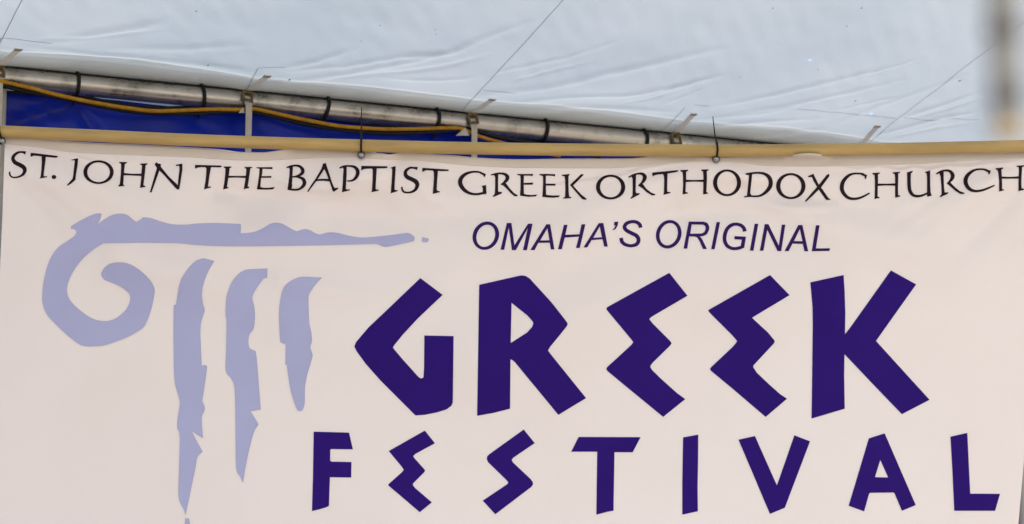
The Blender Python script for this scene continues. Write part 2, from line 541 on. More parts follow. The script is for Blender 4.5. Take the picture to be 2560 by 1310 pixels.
wl = grid('tent_wall', PA + HD * (T * LT)[..., None] + UPZ * zz[..., None] - ND * (.030 + fold * np.clip((top - zz) / .03, 0.1, 1))[..., None], M_blue)
tag(wl, 'dark blue tarpaulin tent wall hanging behind the banner below the metal pipe', 'tent wall')

# ------------------------------------------------------------------ tent legs
LEGLAB = ['beige tent leg at the left end of the banner under the pipe', 'tent leg behind the lower right corner of the banner']
for x, lab in zip((-8, 2538), LEGLAB):
    t = t_of_x(x); c = P(np.array([t]))[0] + ND * .0
    L = empty('tent_leg', (c[0], c[1], 0.0))
    V_, F_ = tube_data([(0, 0, .006), (0, 0, c[2] * .5), (0, 0, c[2] - PR - .002)], .029, 24)
    o = mesh('post', V_, F_, M_leg); o.parent = L
    V_ = [(sx, sy, z) for z in (.001, .007) for sx, sy in ((-.08, -.08), (.08, -.08), (.08, .08), (-.08, .08))]
    o = mesh('foot_plate', V_, [(3, 2, 1, 0), (4, 5, 6, 7), (0, 1, 5, 4), (1, 2, 6, 5), (2, 3, 7, 6), (3, 0, 4, 7)], M_leg, None, False); o.parent = L
    tag(L, lab, 'tent leg', 'legs of the tent')

# ------------------------------------------------------------------ cables under the pipe
def cable(name, px, off, r, mat, lab, cat, jit=0.0, seg=10):
    q = catmull(px, 10)
    c = np.array([pt(a, b, PA + ND * np.interp(a, [200, 420], off), ND) for a, b in q])
    if jit:
        c = c + ND * (jit * np.sin(np.linspace(0, 19, len(c))))[:, None]
    o = tube(name, c, r, mat, None, seg)
    return tag(o, lab, cat)
cable('power_cable', [(-40, 194), (17, 206), (73, 219), (127, 233), (183, 246), (244, 258), (317, 270), (379, 277), (427, 277), (480, 275), (538, 273), (596, 274), (633, 272),
                      (665, 278), (696, 285), (745, 296), (806, 308), (855, 316), (920, 321), (975, 323), (1051, 322), (1115, 320), (1155, 322), (1190, 338), (1243, 354), (1300, 368), (1400, 390)],
      (.044, .033), .0058, M_yel, 'yellow power cable sagging in loops below the metal pipe', 'cable')
cable('power_cable', [(-40, 205), (17, 217), (73, 230), (127, 240), (183, 251), (244, 265), (317, 277), (379, 283), (440, 284), (489, 284), (538, 281), (600, 279), (635, 281),
                      (684, 291), (730, 303), (782, 314), (855, 325), (920, 331), (980, 333), (1051, 331), (1136, 325), (1165, 322), (1192, 328), (1243, 342), (1307, 354), (1400, 372), (1500, 392)],
      (.034, .024), .0063, M_black, 'black power cable running along the underside of the yellow cable', 'cable')
cable('wall_rope', [(-60, 224), (0, 228), (60, 233), (190, 240), (260, 252), (342, 266), (415, 269), (480, 267), (538, 263), (596, 264), (640, 274), (745, 290),
                    (815, 296), (900, 308), (1000, 317), (1090, 318), (1160, 326), (1250, 340), (1360, 353), (1500, 368), (1620, 373)],
      (-.010, -.010), .0044, M_black, 'thin black rope along the top edge of the blue wall', 'rope')

# ------------------------------------------------------------------ straps with buckles
def box_data(c, ax, ay, az, sx, sy, sz):
    V_ = [c + ax * sx * i + ay * sy * j + az * sz * k for k in (-1, 1) for i, j in ((-1, -1), (1, -1), (1, 1), (-1, 1))]
    return V_, [(3, 2, 1, 0), (4, 5, 6, 7), (0, 1, 5, 4), (1, 2, 6, 5), (2, 3, 7, 6), (3, 0, 4, 7)]
def bevelled(name, parts, mat, parent, w=.0012):
    V_ = []; F_ = []
    for v, f in parts:
        b = len(V_); V_ += list(v); F_ += [tuple(b + i for i in q) for q in f]
    o = mesh(name, V_, F_, mat, None, False); o.parent = parent
    m = o.modifiers.new('bevel', 'BEVEL'); m.width = w; m.segments = 2
    return o
def ribbon(name, path, tcen, w, mat, parent, origin, th=.0014, sh=None):
    """path: list of (n, z) offsets from the pipe axis, at pipe position tcen; a band w wide along the pipe"""
    V_ = []; F_ = []; n = len(path)
    path = np.asarray(path, float)
    tg = np.gradient(path, axis=0); tg /= np.linalg.norm(tg, axis=1)[:, None] + 1e-9
    nr = np.stack([tg[:, 1], -tg[:, 0]], 1)
    c0 = P(np.array([tcen]))[0]
    w = np.broadcast_to(np.asarray(w, float), (n,))
    sh = np.zeros(n) if sh is None else np.asarray(sh, float)
    for i in range(n):
        for sgn, o_ in ((-1, 0), (1, 0), (1, 1), (-1, 1)):
            q = path[i] + nr[i] * th * (o_ - .5)
            V_.append(c0 + ND * q[0] + UPZ * q[1] + HD * (sgn * w[i] / 2 + sh[i]) - origin)
    for i in range(n - 1):
        for k in range(4):
            F_.append((i * 4 + k, i * 4 + (k + 1) % 4, i * 4 + 4 + (k + 1) % 4, i * 4 + 4 + k))
    F_ += [(3, 2, 1, 0), tuple((n - 1) * 4 + k for k in range(4))]
    o = mesh(name, V_, F_, mat, None, False); o.parent = parent
    return o
STRAPS = [(2, (44, 121), 'white strap with rusty buckle at the far left, above the tent leg', .26),
          (622, (666, 188), 'white strap with brass buckle hanging over the blue wall above the word THE', .26),
          (1183, (1228, 242), 'white strap with rusty buckle in the middle of the pipe above the word GREEK', .26),
          (1690, (1732, 283), 'grey strap with long brass buckle at the right end of the visible pipe', .22),
          (2143, (2192, 318), 'grey strap lying on the roof just above the tan pole at the right', .22)]
for i, (bx, (rx, ry), lab, tail) in enumerate(STRAPS):
    t = t_of_x(bx - 13); c0 = P(np.array([t]))[0]
    rt, rv = px_roof([rx], [ry]); va = float(rv[0])
    S = empty('strap', c0)
    # band on the roof
    vs = np.linspace(va, .035, 14); dsh = (rt[0] - t) * LT
    base = roof_pt(np.linspace(rt[0], t + .008 / LT, 14), vs, .004 + .004)
    pa = np.stack([(base - c0) @ ND, (base - c0) @ UPZ], 1)
    ribbon('roof_band', pa, t, .020, M_web, S, c0, .0016, np.linspace(dsh, .008, 14))
    e = vs[0] + np.array([.010, .005, 0, -.002])
    be = roof_pt(np.full(4, rt[0]), e, .0095)
    ribbon('stitched_end', np.stack([(be - c0) @ ND, (be - c0) @ UPZ], 1), t, .023, M_webend, S, c0, .0016, np.full(4, dsh))
    # short stained loop over the edge of the pipe
    ang = np.radians([97, 85, 72, 60, 48, 36])
    lp = [pa[-1]] + [((PR + .005) * math.cos(a) , (PR + .005) * math.sin(a)) for a in ang[2:]]
    lp = catmull(lp, 4)
    ribbon('stained_loop', lp, t, .019, M_rust, S, c0, .002, np.linspace(.008, 0, len(lp)))
    # buckle: frame with two crossbars, lying on the front of the pipe
    rad = PR + .008; a0 = R(10); lean = (0.10, -.12, .18, .10, .0)[i]
    ax = HD * math.cos(lean) + UPZ * math.sin(lean)
    nrm = ND * math.cos(a0) + UPZ * math.sin(a0)
    ax = ax - nrm * (ax @ nrm); ax /= np.linalg.norm(ax)
    ay = np.cross(nrm, ax); ay *= np.sign(ay @ UPZ)
    cc = nrm * rad
    hw, hh, b = .0175, (.0165, .0165, .0175, .021, .0165)[i], .0037
    bars = [box_data(cc - ax * (hw - b), ax, ay, nrm, b, hh, .0028), box_data(cc + ax * (hw - b), ax, ay, nrm, b, hh, .0028),
            box_data(cc + ay * (hh - b), ax, ay, nrm, hw - 2 * b - .0001, b, .0030), box_data(cc - ay * (hh - b * 1.3), ax, ay, nrm, hw - 2 * b - .0001, b * 1.3, .0030)]
    bevelled('buckle', bars, M_brass, S)
    cross = [box_data(cc + ay * .002 + nrm * .002, ax, ay, nrm, hw - 2 * b - .0002, .0010, .0010)]
    bevelled('crossbar', cross, M_brass, S, .0005)
    # strap through the buckle and its tail hanging down
    tp = [(.0335, .010), (.036, .002), (.0375, -.006), (.0415, -.013), (.045, -.020), (.0455, -.035), (.044, -.07), (.042, -.12), (.043, -.18), (.042, -tail)]
    if tail < .2: tp = [q for q in tp if q[1] > -tail]
    tp = catmull(tp, 4); n = len(tp)
    ribbon('tail', tp, t, np.interp(np.linspace(0, 1, n), [0, .25, .55, 1], [.016, .0235, .019, .018]), M_tail, S, c0, .0018, np.interp(np.linspace(0, 1, n), [0, .4, 1], [0, .001, .003]))
    if i in (1, 2):                                  # folded loose end sticking out beside the tail
        tri = [(597, 282), (607, 268), (612, 282)] if i == 1 else [(1140, 339), (1163, 318), (1174, 339)]
        fr_ = np.array([pt(a_, b_, PA + ND * .0400, ND) for a_, b_ in tri]) - c0
        V_ = list(fr_) + list(fr_ - ND * .0018)
        o = mesh('loose_end', V_, [(0, 1, 2), (5, 4, 3), (0, 3, 4, 1), (1, 4, 5, 2), (2, 5, 3, 0)], M_tail, None, False); o.parent = S
    tag(S, lab, 'strap', 'buckled straps over the pipe')

# ------------------------------------------------------------------ tan banner pole
pole_px = [(-420, 300), (-200, 317), (0, 328.5), (230, 339), (460, 349.5), (680, 357.5), (900, 364), (1120, 369.5), (1340, 373), (1600, 375.5), (1790, 376.5), (1950, 376), (2200, 373), (2400, 369), (2560, 365), (2800, 358), (3000, 350)]
q = catmull(pole_px, 8)
PRAD = .0158
pole_c = on_y(q[:, 0], q[:, 1], -.022)
bp = tube('banner_pole', pole_c, PRAD, M_pole, None, 24)
tag(bp, 'long tan plastic pole that the white banner hangs from', 'pole')
def pole_y(x): return np.interp(x, q[:, 0], q[:, 1])

# ------------------------------------------------------------------ banner surface
TOP = [(-20, 340), (12, 345), (60, 346), (100, 347), (125, 351), (200, 356), (300, 360), (400, 365), (460, 368.5), (530, 373), (565, 377.5), (590, 380), (650, 380.5), (680, 378), (705, 374), (740, 371),
       (900, 374), (928, 382), (945, 384), (965, 386.5), (985, 384), (1005, 380), (1040, 382), (1080, 385.5), (1120, 388), (1180, 394), (1240, 397), (1300, 398), (1400, 396.5), (1550, 396), (1600, 393), (1640, 388),
       (1700, 382), (1930, 382), (1965, 388), (1990, 385), (2020, 383), (2050, 385), (2075, 389), (2100, 382), (2300, 377), (2600, 370)]
HEM = [(-20, 356), (12, 360), (60, 364), (110, 370), (160, 378), (215, 382), (300, 386), (480, 393), (540, 397), (600, 400), (680, 400), (760, 396), (860, 393.5), (930, 396), (970, 399), (1040, 401), (1100, 406), (1160, 412),
       (1240, 417), (1300, 419), (1450, 420), (1550, 419), (1610, 413), (1660, 408), (1720, 405), (1810, 405), (1860, 408), (1920, 414), (2000, 415.5), (2080, 415), (2130, 413.5), (2300, 409), (2400, 402), (2480, 399), (2600, 393)]
tpx = catmull(TOP, 4); hpx = catmull(HEM, 4)
def topY(x): return np.interp(x, tpx[:, 0], tpx[:, 1])
def hemY(x): return np.interp(x, hpx[:, 0], hpx[:, 1])
LEFT = [(330, 12), (360, 12), (470, 8), (540, 6), (650, 1), (760, -4), (1000, -8), (1560, -10)]
RIGHT = [(330, 2566), (600, 2572), (900, 2569), (1060, 2563), (1154, 2559.5), (1310, 2546), (1560, 2536)]
# soft folds and sharp creases: (polyline px, width px, height m)
FOLDS = [([(905, 395), (700, 560), (380, 700)], 60, .0045), ([(905, 395), (1100, 520), (1350, 620)], 55, .0040), ([(1790, 400), (1500, 540), (1150, 640)], 65, .0045),
         ([(1790, 400), (2050, 540), (2350, 640)], 60, .0045), ([(12, 355), (220, 470), (420, 560)], 45, .0045), ([(2600, 395), (2350, 500), (2150, 640)], 60, .004),
         ([(620, 520), (1000, 545), (1400, 530)], 40, -.004), ([(1700, 530), (1990, 500), (2300, 560)], 40, -.003), ([(300, 640), (560, 720), (800, 840)], 50, .003),
         ([(1850, 470), (1960, 480), (2080, 500)], 22, -.0035), ([(560, 475), (850, 500), (1080, 490)], 28, -.0035), ([(1200, 900), (1700, 700), (2300, 760)], 90, .003),
         ([(2500, 430), (2400, 520), (2230, 660)], 20, .0016), ([(2560, 450), (2470, 560), (2330, 700)], 24, -.0016), ([(2420, 440), (2330, 500), (2180, 600)], 18, -.0012),
         ([(60, 420), (170, 500), (260, 580)], 18, .0014), ([(40, 470), (140, 570), (200, 680)], 22, -.0014), ([(930, 410), (1060, 520), (1180, 560)], 22, -.0014),
         ([(1820, 420), (1940, 520), (2080, 570)], 20, .0014), ([(1760, 420), (1600, 520), (1440, 570)], 22, -.0014), ([(700, 700), (900, 740), (1150, 690)], 26, .0014)]
CREASES = [([(80, 352), (150, 374), (200, 395), (262, 413), (297, 413)], 5, .0016), ([(296, 390), (296, 412)], 5, .0012),
           ([(1380, 465), (1440, 458), (1560, 440), (1600, 425), (1680, 410), (1740, 402)], 5, .0014), ([(1840, 505), (1960, 520), (2090, 515)], 12, .0014),
           ([(2060, 412), (2145, 425), (2200, 417), (2230, 424), (2250, 428), (2290, 419), (2320, 427), (2370, 416), (2420, 418), (2480, 409), (2520, 408), (2560, 397)], 5, .0018),
           ([(2330, 427), (2337, 450)], 6, .001), ([(2245, 428), (2250, 452)], 6, .0009), ([(640, 430), (760, 470), (880, 478)], 9, .001)]
def ban_h(X, Y):
    """how far the banner stands towards the camera (m)"""
    h = .0025 * np.sin(X / 210. + Y / 330.) + .002 * np.sin(X / 97. - Y / 160. + 1.3) * np.exp(-(Y - 360) / 420.) + .004 * np.sin(X / 530. + .7)
    h = h + .0022 * np.sin(Y / 120. + X / 800.) * np.clip((Y - 420) / 300, 0, 1)
    for poly, w, a in FOLDS:
        d, s = seg_dist(X, Y, poly)
        h = h + 4.6 * a * np.exp(-(d / w) ** 2) * (1 - .8 * s)
    h = h + .0035 * np.exp(-(Y - 390) / 110.) * np.clip((Y - 400) / 40, 0, 1) * (np.sin(X / 33. + np.sin(X / 140.) * 2) + .7 * np.sin(X / 71. + Y / 60.))
    for poly, w, a in CREASES:
        d, s = seg_dist(X, Y, poly)
        h = h + 3.8 * a * np.exp(-(d / w) ** 2) * np.sin(np.clip(s, .06, .94) * math.pi) ** .5
    # top edge: pulled back behind the pole, billowing where it sags, curled at three spots
    k = np.clip((450 - Y) / 90, 0, 1)
    gap = np.clip((topY(X) - pole_y(X) - 12) / 12, 0, 1)
    h = h * (1 - k) + k * (-.004 + .010 * gap)
    e = np.exp(-((Y - topY(X)) / 10.) ** 2)
    h = h + .050 * np.exp(-((X - 2018) / 46.) ** 4) * np.exp(-((Y - 380) / 15.) ** 4)
    h = h + .012 * np.exp(-((X - 966) / 24.) ** 2) * e + .010 * np.exp(-((X - 705) / 26.) ** 2) * e
    return h
def ban_pt(X, Y, off=0.0):
    return on_y(X, Y, -(ban_h(X, Y) + off))

banner = empty('banner', on_y(np.array([1280.0]), np.array([380.0]), 0.0)[0])
tag(banner, 'white vinyl festival banner printed with purple and black lettering and a lavender column emblem', 'banner')
def interp(t, v): return np.interp(v, [c[0] for c in t], [c[1] for c in t])
s = np.linspace(0, 1, 700); w = np.concatenate([np.linspace(0, .12, 50), np.linspace(.125, 1, 200)])
S_, W_ = np.meshgrid(s, w, indexing='ij')
X0 = -10 + S_ * 2580
Y_ = topY(X0) + W_ * (1540 - topY(X0))
Lx = interp(LEFT, Y_); Rx = interp(RIGHT, Y_)
X_ = Lx + S_ * (Rx - Lx)
grid('sheet', ban_pt(X_, Y_), M_ban, banner)
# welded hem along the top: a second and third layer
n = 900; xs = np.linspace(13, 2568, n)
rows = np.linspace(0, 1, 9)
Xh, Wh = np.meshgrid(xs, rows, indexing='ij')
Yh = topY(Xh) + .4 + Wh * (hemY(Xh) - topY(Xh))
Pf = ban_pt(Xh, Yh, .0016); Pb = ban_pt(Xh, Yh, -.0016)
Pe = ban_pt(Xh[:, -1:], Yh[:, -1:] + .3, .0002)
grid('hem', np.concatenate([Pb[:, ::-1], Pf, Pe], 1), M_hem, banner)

# ------------------------------------------------------------------ print on the banner
def fatten(loop, d):
    """move a closed outline outwards by d (ink spread)"""
    Pn = np.array(loop); a, c = np.roll(Pn, 1, 0), np.roll(Pn, -1, 0)
    sgn = np.sign(np.sum(Pn[:, 0] * c[:, 1] - c[:, 0] * Pn[:, 1]))
    e1 = Pn - a; e2 = c - Pn
    e1 /= np.linalg.norm(e1, axis=1)[:, None] + 1e-9; e2 /= np.linalg.norm(e2, axis=1)[:, None] + 1e-9
    n_ = np.stack([e1[:, 1] + e2[:, 1], -(e1[:, 0] + e2[:, 0])], 1)
    n_ /= np.maximum(np.linalg.norm(n_, axis=1)[:, None], .4)
    return [tuple(v) for v in Pn + n_ * d * sgn]

def add_shape(name, polys, mat, step=8.0, spread=0.0):
    """polys: list of (outer, [holes]) in photo pixels -> one mesh that follows the banner"""
    bm = bmesh.new()
    for k, (outer, holes) in enumerate(polys):
        if spread: outer = fatten(outer, spread); holes = [fatten(h, -spread) for h in holes]
        loops = [[Vector((x, y, 0)) for x, y in outer]] + [[Vector((x, y, 0)) for x, y in h] for h in holes]
        flat = [v for l in loops for v in l]
        b2 = bmesh.new()
        vs = [b2.verts.new(v) for v in flat]
        for tri in tessellate_polygon(loops):
            try: b2.faces.new([vs[i] for i in tri])
            except ValueError: pass
        xs = [v.x for v in flat]; ys = [v.y for v in flat]
        for ax, lo, hi in ((0, min(xs), max(xs)), (1, min(ys), max(ys))):
            c = math.ceil((lo + .01) / step) * step
            while c < hi:
                co = Vector((c, 0, 0)) if ax == 0 else Vector((0, c, 0))
                no = Vector((1, 0, 0)) if ax == 0 else Vector((0, 1, 0))
                bmesh.ops.bisect_plane(b2, geom=b2.verts[:] + b2.edges[:] + b2.faces[:], dist=1e-5, plane_co=co, plane_no=no)
                c += step
        for v in b2.verts: v.co.z = k
        b2.verts.index_update()
        nv = [bm.verts.new(v.co) for v in b2.verts]
        for f in b2.faces:
            bm.faces.new([nv[v.index] for v in f.verts])
        b2.free()
    co = np.array([v.co[:] for v in bm.verts])
    P3 = ban_pt(co[:, 0], co[:, 1], 0.0)
    P3 = on_y(co[:, 0], co[:, 1], -(ban_h(co[:, 0], co[:, 1]) + .0013 + co[:, 2] * .00012))
    o_ = np.array(banner.location)
    for v, p3 in zip(bm.verts, P3): v.co = Vector(p3 - o_)
    bmesh.ops.recalc_face_normals(bm, faces=bm.faces[:])
    me = bpy.data.meshes.new(name); bm.to_mesh(me); bm.free()
    me.materials.append(mat)
    o = bpy.data.objects.new(name, me); COL.objects.link(o); o.parent = banner
    return o

class Fr:
    """a drawing frame: origin (photo px) and scale of the sketch coordinates"""
    def __init__(s, x, y, k): s.x, s.y, s.k = x, y, k
    def p(s, pts): return [(s.x + a / s.k, s.y + b / s.k) for a, b in pts]
    def P(s, pts, *holes): return (s.p(pts), [s.p(h) for h in holes])
    def S(s, pts, n=6):
        q = catmull(pts, n); c = q[:, :2]; w = q[:, 2]
        d = np.gradient(c, axis=0); d /= np.linalg.norm(d, axis=1)[:, None]
        nr = np.stack([-d[:, 1], d[:, 0]], 1) * w[:, None] / 2
        return (s.p(list(map(tuple, np.concatenate([c + nr, (c - nr)[::-1]])))), [])
    def O(s, o, i, sho=0.0, shi=0.0):
        """ring between two ellipses given as x0,x1,y0,y1, sheared like an italic"""
        def el(b, sh):
            cx, cy, rx, ry = (b[0] + b[1]) / 2, (b[2] + b[3]) / 2, (b[1] - b[0]) / 2, (b[3] - b[2]) / 2
            rx = math.sqrt(max(rx * rx - (sh * ry) ** 2, 1))
            return [(cx + rx * math.cos(a) - sh * ry * math.sin(a), cy + ry * math.sin(a)) for a in np.linspace(0, 2 * math.pi, 49)[:-1]]
        return (s.p(el(o, sho)), [s.p(el(i, shi))])

